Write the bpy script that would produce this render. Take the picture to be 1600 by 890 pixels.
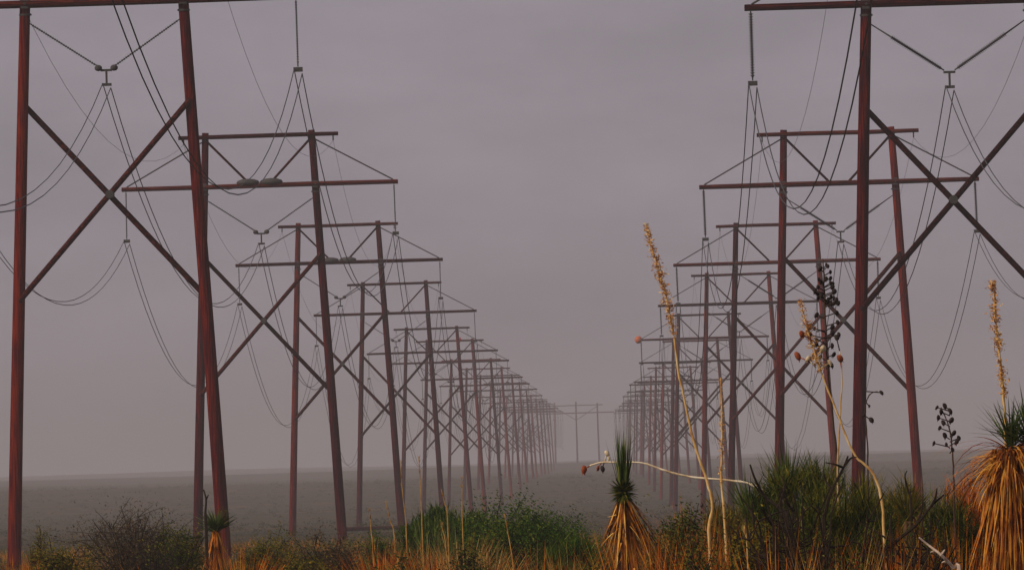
import bpy, math, random
from mathutils import Vector, Matrix, noise

R = random.Random(7)
rad = math.radians
for o in list(bpy.data.objects):
    bpy.data.objects.remove(o)
scene = bpy.context.scene
COL = scene.collection

# ------------------------------------------------------------------ camera
F = 15400.0                      # focal length in photo pixels (1600 wide)
EYE = Vector((0, 0, 1.7))
ROLL = 0.030
yaw = math.atan(123 / F)
pit = math.atan(334 / F)
fwd = Vector((-math.sin(yaw) * math.cos(pit), math.cos(yaw) * math.cos(pit), math.sin(pit)))
r0 = Vector((math.cos(yaw), math.sin(yaw), 0))
u0 = r0.cross(fwd)
CR = r0 * math.cos(ROLL) - u0 * math.sin(ROLL)
CU = u0 * math.cos(ROLL) + r0 * math.sin(ROLL)
cam = bpy.data.cameras.new('camera')
cam.sensor_width = 36
cam.lens = F * 36 / 1600
cam.clip_start = 0.5
cam.clip_end = 20000
camo = bpy.data.objects.new('camera', cam)
m = Matrix((CR, CU, -fwd)).transposed().to_4x4()
m.translation = EYE
camo.matrix_world = m
COL.objects.link(camo)
scene.camera = camo

# ------------------------------------------------------------------ world and sun
SUN_EL, SUN_AZ = rad(34), rad(238)       # from the left, a little behind the camera
w = bpy.data.worlds.new('World')
scene.world = w
w.use_nodes = True
nt = w.node_tree
nt.nodes.clear()
N = nt.nodes.new
L = nt.links.new
out = N('ShaderNodeOutputWorld')
bg = N('ShaderNodeBackground')
bg.inputs['Strength'].default_value = 0.1
sky = N('ShaderNodeTexSky')
sky.sky_type = 'NISHITA'
sky.sun_disc = False
sky.sun_elevation = SUN_EL
sky.sun_rotation = SUN_AZ
sky.dust_density = 5
tc = N('ShaderNodeTexCoord')
mp = N('ShaderNodeMapping')
mp.inputs['Scale'].default_value = (9, 9, 26)
nz = N('ShaderNodeTexNoise')
nz.inputs['Scale'].default_value = 3.0
nz.inputs['Detail'].default_value = 7
nz.inputs['Roughness'].default_value = 0.6
cr = N('ShaderNodeValToRGB')
cr.color_ramp.elements[0].position = 0.3
cr.color_ramp.elements[0].color = (2.50, 2.26, 2.58, 1)
cr.color_ramp.elements[1].position = 0.7
cr.color_ramp.elements[1].color = (3.30, 2.94, 3.36, 1)
sep = N('ShaderNodeSeparateXYZ')
mr = N('ShaderNodeMapRange')
mr.inputs['From Min'].default_value = 0.0
mr.inputs['From Max'].default_value = 0.035
mr.inputs['To Min'].default_value = 0.92
mr.inputs['To Max'].default_value = 1.04
vm = N('ShaderNodeVectorMath')
vm.operation = 'SCALE'
mix = N('ShaderNodeMix')
mix.data_type = 'RGBA'
mix.inputs[0].default_value = 0.94
L(tc.outputs['Generated'], mp.inputs['Vector'])
L(mp.outputs['Vector'], nz.inputs['Vector'])
L(nz.outputs['Fac'], cr.inputs['Fac'])
L(tc.outputs['Generated'], sep.inputs['Vector'])
L(sep.outputs['Z'], mr.inputs['Value'])
L(cr.outputs['Color'], vm.inputs[0])
L(mr.outputs['Result'], vm.inputs['Scale'])
L(sky.outputs['Color'], mix.inputs[6])
L(vm.outputs['Vector'], mix.inputs[7])
L(mix.outputs[2], bg.inputs['Color'])
L(bg.outputs['Background'], out.inputs['Surface'])

sd = bpy.data.lights.new('sun', 'SUN')
sd.energy = 2.9
sd.angle = rad(11)
sd.color = (1.0, 0.84, 0.64)
so = bpy.data.objects.new('sun', sd)
sdir = Vector((math.sin(SUN_AZ) * math.cos(SUN_EL), math.cos(SUN_AZ) * math.cos(SUN_EL), math.sin(SUN_EL)))
so.rotation_euler = sdir.to_track_quat('Z', 'Y').to_euler()
so.location = (-30, 0, 60)
COL.objects.link(so)

scene.view_settings.view_transform = 'Standard'
scene.view_settings.look = 'None'
scene.view_settings.exposure = 0.0
scene.view_settings.gamma = 1.0
scene.view_settings.use_curve_mapping = False
scene.render.engine = 'CYCLES'
scene.cycles.use_denoising = True
scene.cycles.volume_bounces = 3
scene.cycles.max_bounces = 6
scene.cycles.diffuse_bounces = 3
scene.cycles.transparent_max_bounces = 8
scene.render.filter_size = 2.3
HAZE_DENSITY = 0.00022
HAZE_COLOR = (0.635, 0.615, 0.665)

# ------------------------------------------------------------------ helpers
def interp(x, pts):
    if x <= pts[0][0]:
        return pts[0][1]
    for (a, fa), (b, fb) in zip(pts, pts[1:]):
        if x <= b:
            t = (x - a) / (b - a)
            t = t * t * (3 - 2 * t)
            return fa + (fb - fa) * t
    return pts[-1][1]

GP = [(0, 0), (150, -0.05), (400, -0.7), (1250, -0.7), (1640, 0.9), (2060, 3.6), (2500, 6.2), (3000, 8.6), (3500, 11.0), (4400, 16.0), (5600, 19.5), (8200, 31.0)]

def gz(x, y):
    z = interp(y, GP)
    k = min(1.0, max(0.0, (y - 40) / 400))
    z += noise.noise(Vector((x / 60, y / 90, 0.3))) * 0.35 * k
    z += noise.noise(Vector((x / 9, y / 12, 5.3))) * 0.10
    if y > 1200:
        z += noise.noise(Vector((x / 300, y / 500, 9.1))) * 3.0 * min(1, (y - 1200) / 1200)
    return z

def at(px, py, D):
    d = fwd * F + CR * (px - 800) + CU * (445 - py)
    return EYE + d * (D / d.y)

def mesh_obj(name, V, Fc, mat, parent=None, smooth=False):
    me = bpy.data.meshes.new(name)
    me.from_pydata(V, [], Fc)
    if smooth:
        me.polygons.foreach_set('use_smooth', [True] * len(me.polygons))
    me.materials.append(mat)
    o = bpy.data.objects.new(name, me)
    COL.objects.link(o)
    if parent is not None:
        o.parent = parent
    return o

class MB:
    def __init__(s):
        s.v = []
        s.f = []
    def tube(s, pts, rads, n=6, cap=True):
        pts = [Vector(p) for p in pts]
        if not hasattr(rads, '__len__'):
            rads = [rads] * len(pts)
        base = len(s.v)
        prev = None
        for i, p in enumerate(pts):
            a = pts[max(0, i - 1)]
            b = pts[min(len(pts) - 1, i + 1)]
            t = (b - a).normalized()
            if prev is None:
                ref = Vector((0, 0, 1)) if abs(t.z) < 0.9 else Vector((1, 0, 0))
                u = t.cross(ref).normalized()
            else:
                u = (prev - t * prev.dot(t)).normalized()
            prev = u
            v = t.cross(u)
            for k in range(n):
                a_ = 2 * math.pi * k / n
                s.v.append(p + (u * math.cos(a_) + v * math.sin(a_)) * rads[i])
        for i in range(len(pts) - 1):
            for k in range(n):
                k2 = (k + 1) % n
                s.f.append((base + i * n + k, base + i * n + k2, base + (i + 1) * n + k2, base + (i + 1) * n + k))
        if cap:
            s.f.append(tuple(base + k for k in reversed(range(n))))
            e = base + (len(pts) - 1) * n
            s.f.append(tuple(e + k for k in range(n)))
    def box(s, c, sx, sy, sz, rot=None):
        base = len(s.v)
        for x in (-1, 1):
            for y in (-1, 1):
                for z in (-1, 1):
                    q = Vector((x * sx / 2, y * sy / 2, z * sz / 2))
                    if rot:
                        q = rot @ q
                    s.v.append(Vector(c) + q)
        for f in ((0, 1, 3, 2), (4, 6, 7, 5), (0, 4, 5, 1), (2, 3, 7, 6), (0, 2, 6, 4), (1, 5, 7, 3)):
            s.f.append(tuple(base + i for i in f))
    def ell(s, c, rx, ry, rz, n=10, m_=6, rot=None, bump=0.0):
        base = len(s.v)
        c = Vector(c)
        def P(q):
            if rot:
                q = rot @ q
            return c + q
        s.v.append(P(Vector((0, 0, rz))))
        for i in range(1, m_):
            th = math.pi * i / m_
            for k in range(n):
                ph = 2 * math.pi * k / n
                g = 1 + bump * math.cos(3 * ph)
                s.v.append(P(Vector((rx * g * math.sin(th) * math.cos(ph), ry * g * math.sin(th) * math.sin(ph), rz * math.cos(th)))))
        s.v.append(P(Vector((0, 0, -rz))))
        last = len(s.v) - 1
        for k in range(n):
            k2 = (k + 1) % n
            s.f.append((base, base + 1 + k, base + 1 + k2))
            for i in range(m_ - 2):
                a = base + 1 + i * n
                s.f.append((a + k, a + n + k, a + n + k2, a + k2))
            a = base + 1 + (m_ - 2) * n
            s.f.append((a + k, last, a + k2))
    def blade(s, p, d, length, width, droop=0.3, segs=3, twist=None, rr=R):
        """a tapering curved leaf with a shallow keel"""
        p = Vector(p)
        d = Vector(d).normalized()
        side = d.cross(Vector((0, 0, 1)))
        if side.length < 0.05:
            side = Vector((1, 0, 0))
        side = (side.normalized() + Vector((rr.uniform(-1, 1), rr.uniform(-1, 1), rr.uniform(-1, 1))) * 0.55).normalized()
        base = len(s.v)
        st = length / segs
        for i in range(segs):
            t = i / segs
            wd = width * (1 - t) ** 0.7 * 0.5
            s.v.append(p - side * wd)
            s.v.append(p + side * wd)
            p = p + d * st
            d = (d + Vector((0, 0, -droop / segs))).normalized()
        s.v.append(p)
        for i in range(segs - 1):
            a = base + 2 * i
            s.f.append((a, a + 1, a + 3, a + 2))
        a = base + 2 * (segs - 1)
        s.f.append((a, a + 1, a + 2))
    def leaf(s, p, size, rr=R, up=0.0):
        n = Vector((rr.gauss(0, 1), rr.gauss(0, 1), rr.gauss(0, 1) + 1e-4)).normalized()
        a = n.orthogonal().normalized()
        b = n.cross(a)
        if up:
            b = (b + Vector((0, 0, up))).normalized()
        p = Vector(p)
        base = len(s.v)
        l_ = size * rr.uniform(0.7, 1.3)
        wd = l_ * 0.42
        s.v += [p - b * l_ * 0.5, p + a * wd * 0.5, p + b * l_ * 0.5, p - a * wd * 0.5]
        s.f.append((base, base + 1, base + 2, base + 3))
    def build(s, name, mat, parent=None, smooth=False):
        return mesh_obj(name, s.v, s.f, mat, parent, smooth)

def thing(name, label, cat, loc=(0, 0, 0), group=None):
    o = bpy.data.objects.new(name, None)
    o.empty_display_size = 0.3
    COL.objects.link(o)
    o.location = loc
    o['label'] = label
    o['category'] = cat
    if group:
        o['group'] = group
    return o

def tag(o, label=None, cat=None, group=None, kind=None):
    for k, v in (('label', label), ('category', cat), ('group', group), ('kind', kind)):
        if v:
            o[k] = v
    return o

# ------------------------------------------------------------------ materials
def mat(name, stops, scale=8, stretch=(1, 1, 1), rough=0.85, island=0.0, obj=0.0, bump=0.0, detail=6, coord='Object', trans=0.0, contrast=(0.3, 0.7), big=None, spec=0.15):
    m_ = bpy.data.materials.new(name)
    m_.use_nodes = True
    t = m_.node_tree
    t.nodes.clear()
    n = t.nodes.new
    l = t.links.new
    o_ = n('ShaderNodeOutputMaterial')
    b = n('ShaderNodeBsdfPrincipled')
    b.inputs['Roughness'].default_value = rough
    b.inputs['Specular IOR Level'].default_value = spec
    c = n('ShaderNodeTexCoord')
    mpn = n('ShaderNodeMapping')
    mpn.inputs['Scale'].default_value = stretch
    x = n('ShaderNodeTexNoise')
    x.inputs['Scale'].default_value = scale
    x.inputs['Detail'].default_value = detail
    x.inputs['Roughness'].default_value = 0.65
    l(c.outputs[coord], mpn.inputs['Vector'])
    l(mpn.outputs['Vector'], x.inputs['Vector'])
    rmp = n('ShaderNodeValToRGB')
    el = rmp.color_ramp.elements
    el[0].position = 0
    el[0].color = (*stops[0], 1)
    el[1].position = 1
    el[1].color = (*stops[-1], 1)
    for i, s_ in enumerate(stops[1:-1]):
        e = el.new((i + 1) / (len(stops) - 1))
        e.color = (*s_, 1)
    mrn = n('ShaderNodeMapRange')
    mrn.inputs['From Min'].default_value = contrast[0]
    mrn.inputs['From Max'].default_value = contrast[1]
    l(x.outputs['Fac'], mrn.inputs['Value'])
    val = mrn.outputs['Result']
    def add(src, amt):
        nonlocal val
        a = n('ShaderNodeMath')
        a.operation = 'MULTIPLY_ADD'
        a.inputs[1].default_value = amt
        l(src, a.inputs[0])
        l(val, a.inputs[2])
        a2 = n('ShaderNodeMath')
        a2.operation = 'SUBTRACT'
        a2.inputs[1].default_value = amt * 0.5
        l(a.outputs[0], a2.inputs[0])
        val = a2.outputs[0]
    if island:
        g = n('ShaderNodeNewGeometry')
        add(g.outputs['Random Per Island'], island)
    if obj:
        g = n('ShaderNodeObjectInfo')
        add(g.outputs['Random'], obj)
    if big:
        bx_ = n('ShaderNodeTexNoise')
        bx_.inputs['Scale'].default_value = big[0]
        bx_.inputs['Detail'].default_value = 3
        l(c.outputs['Object'], bx_.inputs['Vector'])
        add(bx_.outputs['Fac'], big[1])
    l(val, rmp.inputs['Fac'])
    l(rmp.outputs['Color'], b.inputs['Base Color'])
    if bump:
        bp = n('ShaderNodeBump')
        bp.inputs['Strength'].default_value = bump
        bp.inputs['Distance'].default_value = 0.05
        l(x.outputs['Fac'], bp.inputs['Height'])
        l(bp.outputs['Normal'], b.inputs['Normal'])
    if trans:
        tr = n('ShaderNodeBsdfTranslucent')
        l(rmp.outputs['Color'], tr.inputs['Color'])
        ms = n('ShaderNodeMixShader')
        ms.inputs[0].default_value = trans
        l(b.outputs['BSDF'], ms.inputs[1])
        l(tr.outputs['BSDF'], ms.inputs[2])
        l(ms.outputs[0], o_.inputs['Surface'])
    else:
        l(b.outputs['BSDF'], o_.inputs['Surface'])
    return m_

M = {}
M['pole'] = mat('pole_wood', [(0.010, 0.0008, 0.0015), (0.055, 0.0012, 0.004), (0.17, 0.016, 0.003)], 5, (4, 4, 0.12), 0.95, obj=0.6, bump=0.8, spec=0.03, contrast=(.35, .65), detail=9, big=(0.35, 0.7))
M['beam'] = mat('beam_wood', [(0.008, 0.0015, 0.002), (0.030, 0.003, 0.004), (0.10, 0.014, 0.006)], 5, (0.2, 4, 4), 0.95, obj=0.6, bump=0.6, spec=0.03, contrast=(.35, .65))
M['brace'] = mat('brace_wood', [(0.007, 0.002, 0.002), (0.022, 0.003, 0.003), (0.085, 0.014, 0.008)], 4, (2, 2, 2), 0.95, obj=0.5, bump=0.4, spec=0.03, contrast=(.35, .65))
M['steel'] = mat('weathered_steel', [(0.03, 0.03, 0.03), (0.07, 0.065, 0.065)], 20, rough=0.6)
M['wire'] = mat('weathered_cable', [(0.025, 0.024, 0.028), (0.05, 0.048, 0.05)], 1, rough=0.6)
M['insul'] = mat('grey_porcelain', [(0.035, 0.035, 0.04), (0.07, 0.07, 0.08)], 6, rough=0.35)
M['insul_pale'] = mat('pale_porcelain', [(0.12, 0.11, 0.11), (0.2, 0.19, 0.19)], 6, rough=0.35)
M['ball'] = mat('faded_red_paint', [(0.55, 0.04, 0.03), (0.7, 0.09, 0.05)], 3, rough=0.5)
M['ball_orange'] = mat('faded_orange_paint', [(0.40, 0.08, 0.03), (0.55, 0.16, 0.05)], 3, rough=0.5)
M['soil'] = mat('desert_soil', [(0.010, 0.013, 0.005), (0.024, 0.024, 0.008), (0.05, 0.034, 0.011), (0.15, 0.055, 0.014)], 0.25, (1, 0.5, 1), 0.95, bump=0.5, big=(0.02, 0.8), detail=8)
M['green'] = mat('yucca_leaf', [(0.015, 0.032, 0.006), (0.04, 0.075, 0.012), (0.10, 0.14, 0.03), (0.22, 0.22, 0.06)], 3, island=0.9, trans=0.2, big=(1.2, 0.3))
M['dead'] = mat('dead_yucca_leaf', [(0.03, 0.008, 0.003), (0.22, 0.05, 0.007), (0.50, 0.16, 0.018), (0.70, 0.36, 0.06)], 3, island=0.9, trans=0.15, big=(2, 0.3))
M['dead_pale'] = mat('straw_yucca_leaf', [(0.03, 0.008, 0.003), (0.26, 0.07, 0.009), (0.62, 0.25, 0.03), (0.80, 0.52, 0.14)], 3, island=1.0, trans=0.15, big=(2, 0.3))
M['stalk'] = mat('dry_stalk', [(0.30, 0.12, 0.04), (0.58, 0.36, 0.13), (0.72, 0.58, 0.34)], 9, (1, 1, 0.5), bump=0.3)
M['stalk_pale'] = mat('bleached_stalk', [(0.42, 0.26, 0.12), (0.75, 0.62, 0.42), (0.82, 0.76, 0.62)], 9, (1, 1, 0.5), bump=0.3)
M['stalk_dark'] = mat('dark_stalk', [(0.03, 0.018, 0.015), (0.08, 0.045, 0.03)], 9, (1, 1, 0.5))
M['flower'] = mat('dry_flower', [(0.35, 0.11, 0.03), (0.60, 0.30, 0.08), (0.74, 0.55, 0.26)], 6, island=0.8, trans=0.2)
M['pod_dark'] = mat('dark_seed_pod', [(0.012, 0.010, 0.010), (0.05, 0.035, 0.03)], 20, island=0.6)
M['pod_red'] = mat('rusty_seed_pod', [(0.16, 0.03, 0.015), (0.34, 0.09, 0.03)], 20, island=0.6)
M['pod_pale'] = mat('pale_seed_pod', [(0.45, 0.32, 0.18), (0.75, 0.65, 0.45)], 20, island=0.6)
M['bark'] = mat('shaggy_bark', [(0.03, 0.015, 0.008), (0.12, 0.06, 0.03)], 12, (3, 3, 0.6), bump=0.8)
M['twig'] = mat('dark_twig', [(0.010, 0.007, 0.005), (0.035, 0.022, 0.014)], 12)
M['twig_white'] = mat('bleached_twig', [(0.40, 0.26, 0.20), (0.75, 0.62, 0.5)], 25)
M['lf_green'] = mat('shrub_leaf_green', [(0.006, 0.022, 0.002), (0.020, 0.065, 0.003), (0.05, 0.11, 0.006), (0.15, 0.17, 0.02)], 3, island=0.9, trans=0.25, big=(1.6, 0.5))
M['lf_dark'] = mat('shrub_leaf_dark', [(0.006, 0.014, 0.002), (0.024, 0.048, 0.004), (0.075, 0.088, 0.008), (0.20, 0.16, 0.02)], 3, island=0.9, trans=0.2, big=(1.6, 0.5))
M['lf_brown'] = mat('shrub_leaf_brown', [(0.015, 0.015, 0.006), (0.045, 0.038, 0.015), (0.10, 0.055, 0.03), (0.12, 0.09, 0.05)], 3, island=0.9, trans=0.15, big=(1.6, 0.5))
M['lf_olive'] = mat('shrub_leaf_olive', [(0.02, 0.025, 0.003), (0.09, 0.085, 0.007), (0.24, 0.17, 0.015)], 3, island=0.9, trans=0.2, big=(1.6, 0.5))
M['gr_gold'] = mat('golden_grass', [(0.10, 0.035, 0.008), (0.30, 0.13, 0.025), (0.52, 0.30, 0.08), (0.62, 0.44, 0.18)], 3, island=0.9, trans=0.25, big=(1.2, 0.4))
M['gr_rust'] = mat('rusty_grass', [(0.05, 0.010, 0.002), (0.32, 0.06, 0.005), (0.66, 0.18, 0.014), (0.66, 0.32, 0.04)], 3, island=0.8, trans=0.25, big=(1.2, 0.5))
M['gr_mix'] = mat('scrub_grass', [(0.015, 0.040, 0.003), (0.07, 0.09, 0.006), (0.24, 0.15, 0.012), (0.52, 0.15, 0.010), (0.62, 0.22, 0.02)], 0.16, island=0.45, trans=0.2, contrast=(0.25, 0.75), detail=3)
M['far_scrub'] = mat('far_scrub_leaf', [(0.004, 0.009, 0.003), (0.022, 0.030, 0.006), (0.10, 0.055, 0.015)], 0.05, island=0.5, contrast=(0.25, 0.75), detail=3)

# ------------------------------------------------------------------ ground
def ground():
    xs = []
    for i in range(-46, 47):
        t = i / 46
        xs.append(math.sinh(t * 5.2) / math.sinh(5.2) * 3200)
    ys = [-400, -200, -60, 0]
    y = 0
    while y < 8200:
        y += 6 + y * 0.012
        ys.append(y)
    V = [(x, y, gz(x, y)) for y in ys for x in xs]
    nx = len(xs)
    Fc = [(j * nx + i, j * nx + i + 1, (j + 1) * nx + i + 1, (j + 1) * nx + i) for j in range(len(ys) - 1) for i in range(nx - 1)]
    o = mesh_obj('ground', V, Fc, M['soil'], smooth=True)
    o['kind'] = 'structure'
    return ys[-1]
YEND = ground()

# ------------------------------------------------------------------ towers
def ins_string(a, b, r=0.1, near=True, link=0.12):
    """disc string from a to b, with thin link rods at both ends"""
    a = Vector(a); b = Vector(b)
    mb = MB()
    if not near:
        mb.tube([a, b], r * 0.75, 5)
        return mb
    d = b - a
    n = max(6, int(d.length / 0.12))
    pts, rr = [a], [0.025]
    for i in range(n):
        t = link + (1 - link - 0.04) * i / n
        t2 = link + (1 - link - 0.04) * (i + 0.5) / n
        pts += [a + d * t, a + d * (t + 0.001), a + d * t2]
        rr += [r * 0.35, r, r * 0.45]
    pts += [b - d * 0.03, b]
    rr += [0.03, 0.03]
    mb.tube(pts, rr, 8)
    return mb

LEFT, RIGHT = [], []          # attachment points: (left, centre, right, shield left, shield right)

def tower(x, y, zarm, row, label, near=True, plates=False, thick=False, ball=None, group=None):
    g0 = gz(x, y)
    t = thing('transmission_tower', label, 'power line tower', (x, y, g0), group)
    za = zarm - g0
    zt = za + 3.05
    j = lambda a: R.uniform(-a, a)
    sides = 12 if near else 7
    PT, PB = 3.27, 4.45
    offs = [j(0.08), j(0.08)]
    def px(s, z):                # pole axis position at height z
        k = (zt - z) / 25.0
        return s * (PT + (PB - PT) * k) + offs[0 if s < 0 else 1] * k
    for s in (-1, 1):
        mb = MB()
        zz = [-1.0, 0.3, za * 0.25, za * 0.5, za * 0.75, za, zt + 0.28]
        rr = [0.31, 0.30, 0.28, 0.262, 0.245, 0.228, 0.205]
        mb.tube([(px(s, z) + j(0.015), j(0.015), z) for z in zz], rr, sides)
        mb.build('pole', M['pole'], t, True)
    mb = MB()
    mb.tube([(-4.92, -0.32, zt), (-2, -0.32, zt + j(.02)), (2, -0.32, zt + j(.02)), (4.92, -0.32, zt)], [0.12, 0.135, 0.135, 0.12], 8)
    mb.build('shield_wire_bar', M['beam'], t)
    mb = MB()
    for q in (-0.36, 0.36):
        mb.tube([(-8.5, q * 0.9, za), (-3, q, za + j(.02)), (3, q, za + j(.02)), (8.5, q * 0.9, za)], [0.125, 0.145, 0.145, 0.125], 8)
    for xx in (-8.3, -5.9, -1.2, 1.2, 5.9, 8.3):
        mb.box((xx, 0, za), 0.12, 0.76, 0.1)
    mb.build('crossarm', M['beam'], t)
    if near:
        for s in (-1, 1):
            mb = MB()
            xx = px(s, za)
            mb.tube([(xx, 0, za - .5), (xx, 0, za - .42)], 0.27, 12)
            mb.tube([(xx, -.62, za), (xx, .62, za)], 0.055, 6)
            mb.box((xx, -.43, za), .34, .03, .42)
            mb.box((xx, .43, za), .34, .03, .42)
            mb.tube([(xx, -.3, za - .46), (xx, -.1, za - .46)], .04, 6)
            mb.build('joint_bracket', M['steel'], t)
    for s in (-1, 1):
        mb = MB()
        mb.tube([(px(s, zt - 0.25) - s * 0.15, 0.02, zt - 0.3), (s * 0.62, 0.02, za + 0.12)], 0.085, 6)
        mb.build('arm_brace', M['brace'], t)
        mb = MB()
        mb.tube([(px(s, zt - 0.3) + s * 0.2, -0.1, zt - 0.3), (s * 8.2, -0.05, za + 0.14)], 0.045, 5)
        mb.build('tie_rod', M['steel'], t)
    XU, XL = za - 4.3, za - 12.8
    for s in (-1, 1):
        mb = MB()
        yy = 0.27 * s
        mb.tube([(px(-s, XU), yy, XU), (px(s, XL), yy, XL)], 0.125, 8)
        mb.build('cross_brace', M['brace'], t)
    mb = MB()
    mb.tube([(0, -0.42, (XU + XL) / 2 + 0.25), (0, 0.42, (XU + XL) / 2 + 0.25)], 0.19, 8)
    mb.build('brace_bolt', M['steel'], t)
    if plates:
        for s in (-1, 1):
            mb = MB()
            mb.ell((s * 0.72, -0.3, za + 0.2), 0.72, 0.34, 0.24, 14, 6)
            mb.build('splice_plate', M['steel'], t, True)
    r = 0.115 if thick else 0.065
    im = M['insul']
    pts = []
    for s in (-1, 1):
        b = Vector((s * 8.25 - j(0.05), 0, za - 3.05))
        ins_string((s * 8.25, 0, za - 0.1), b, r, near, 0.05).build('insulator_string', im, t, True)
        pts.append(b)
    vb = Vector((0, 0, za - 2.95))
    for s in (-1, 1):
        q = Vector((px(s, za - 0.8), 0, za - 0.8))
        ins_string(q - Vector((s * 0.15, 0, 0)), vb + Vector((s * 0.22, 0, 0.08)), r, near, 0.30 if thick else 0.06).build('slanted_insulator', im, t, True)
    mb = MB()
    mb.box(vb, 0.5, 0.06, 0.1)
    if not thick:
        for s in (-1, 1):
            mb.ell(vb + Vector((s * 0.34, 0, 0.1)), 0.17, 0.17, 0.14, 10, 5)
    mb.box(vb + Vector((0, 0, -0.28)), 0.09, 0.09, 0.55)
    mb.box(vb + Vector((0, 0, -0.62)), 0.42, 0.08, 0.12)
    mb.build('yoke_plate', M['steel'], t)
    for s in (-1, 1):
        mb = MB()
        e = pts[0 if s < 0 else 1]
        mb.box(e + Vector((0, 0, -0.12)), 0.40, 0.08, 0.2)
        mb.build('conductor_clamp', M['steel'], t)
        mb = MB()
        mb.tube([(s * 4.6, -0.32, zt - 0.08), (s * 4.6, -0.32, zt - 0.42)], 0.05, 6)
        mb.build('shield_wire_hanger', M['steel'], t)
    if ball:
        bx, bz, mt, rb = ball
        mb = MB()
        mb.ell((bx, -0.3, za + bz), rb, rb, rb, 14, 8)
        mb.build('marker_ball', mt, t, True)
    o = Vector((x, y, g0))
    row.append((o + pts[0] + Vector((0, 0, -0.2)), o + vb + Vector((0, 0, -0.66)), o + pts[1] + Vector((0, 0, -0.2)),
                o + Vector((-4.6, -0.32, zt - 0.42)), o + Vector((4.6, -0.32, zt - 0.42))))
    return t

ORD = ['nearest', 'second', 'third', 'fourth', 'fifth', 'sixth', 'seventh', 'eighth', 'ninth', 'tenth', 'eleventh', 'twelfth', 'thirteenth']
ARM = [(0, 20.2), (1640, 20.2), (2060, 22.5), (2400, 24.0), (2900, 26.0), (3500, 31.0), (4400, 38.0)]
EXTRA = {0: 'its crossarm cut off by the top edge of the picture', 1: 'dark red poles', 2: 'orange-tinged left pole', 3: 'all of its crossarm visible', }
# left row: centre pixel and distance for the nearer ones
Lm = [(163, 3, 424), (406, 290, 606), (530, 410, 808), (617.5, 489, 1027), (675.5, 550, 1277)]
Ld = [1425, 1640, 1850, 2060, 2265, 2480, 2690, 2900, 3110, 3330, 3560, 3800]
Rm = [(1480, 3, 413), (1311, 286, 599), (1214, 409.5, 808), (1154, 474, 1039), (1100, 528, 1290)]
Rd = [1470, 1690, 1880, 2090, 2300, 2520, 2730, 2950, 3170, 3400, 3640]

def row_labels(side):
    first = {'left': ['nearest wooden H-frame tower at the left, its crossarm at the top edge',
                      'second wooden H-frame tower of the left row, with humped plates on its crossarm',
                      'third wooden H-frame tower of the left row, its left pole alone against grey haze',
                      'fourth H-frame tower of the left row, rising from behind the golden grass',
                      'fifth H-frame tower of the left row, just behind the left edge of the green shrub'],
             'right': ['nearest wooden H-frame tower at the right, only its left pole fully inside the picture',
                       'second H-frame tower of the right row, its right pole by the seed cluster',
                       'third H-frame tower of the right row, its right pole behind the podded stalk',
                       'fourth H-frame tower of the right row, its left pole beside the tall straw stalk',
                       'fifth H-frame tower of the right row, with an orange ball on its left arm tip']}[side]
    return first

def build_row(side, meas, dist, row, thick):
    lb = row_labels(side)
    x0 = -20.5 if side == 'left' else 15.3
    for i, (a, b, D) in enumerate(meas):
        p = at(a, b, D)
        ball = None
        if side == 'right' and i == 4:
            ball = (-8.6, 0.05, M['ball_orange'], 0.5)
        tower(p.x, D, p.z, row, lb[i], True, plates=(side == 'left' and i in (1, 2)), thick=thick, ball=ball)
    for k, D in enumerate(dist):
        i = k + 5
        z = interp(D, ARM) + 1.7 - (0.0 if side == 'left' else 0.8) + R.uniform(-.3, .3)
        ball = None
        if side == 'left' and k == 0:
            ball = (1.3, 3.2, M['ball'], 0.42)
        if i < 10:
            l_ = ORD[i] + ' H-frame tower of the ' + side + ' row, greying in the haze'
            if ball:
                l_ = 'sixth H-frame tower of the left row, with a small red ball on its top bar'
            g_ = None
        else:
            l_ = 'faint far H-frame tower at the hazy end of the ' + side + ' row'
            g_ = 'faint towers at the end of the ' + side + ' row'
        tower(x0 + R.uniform(-.25, .25), D, z, row, l_, D < 1500, thick=thick, ball=ball, group=g_)

build_row('left', Lm, Ld, LEFT, False)
build_row('right', Rm, Rd, RIGHT, True)
# the pair beside the camera's own ground, just out of frame, that the near spans hang from
def off_att(x, y, z):
    return (Vector((x - 8.25, y, z - 3.25)), Vector((x, y, z - 3.6)), Vector((x + 8.25, y, z - 3.25)), Vector((x - 4.6, y, z + 2.6)), Vector((x + 4.6, y, z + 2.6)))

# three-pole angle structures far down the middle
def three_pole(px_l, D, label, zt, tilt=0.0):
    x = at(px_l, 640, D).x
    g0 = gz(x, D)
    t = thing('angle_tower', label, 'power line tower', (x, D, g0), None)
    H = zt - g0
    for k in (-1, 0, 1):
        mb = MB()
        mb.tube([(k * 9.8, 0, -1), (k * 9.6, 0, H * .5), (k * 9.5, 0, H + R.uniform(0.2, 1.4))], [0.42, 0.38, 0.32], 8)
        mb.build('pole', M['pole'], t, True)
    mb = MB()
    mb.tube([(-17, -0.4, H - 3.8), (17, -0.4, H - 3.8)], 0.26, 8)
    mb.build('crossarm', M['beam'], t)
    mb = MB()
    mb.tube([(-12, -0.4, H - 0.4), (12, -0.4, H - 0.4)], 0.2, 8)
    mb.build('shield_wire_bar', M['beam'], t)
    for s in (-1, 1):
        mb = MB()
        mb.tube([(s * 9.5, 0.3, H - 1), (0, 0.3, H - 7)], 0.16, 6)
        mb.build('cross_brace', M['brace'], t)
three_pole(900, 4400, 'faint three-pole tower standing alone between the two rows in the haze', 43.0)

# ------------------------------------------------------------------ wires
def span_pts(a, b, n, sag):
    out_ = []
    for i in range(n):
        t = i / n
        p = a.lerp(b, t)
        p.z -= 4 * sag * t * (1 - t)
        out_.append(p)
    return out_

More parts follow.
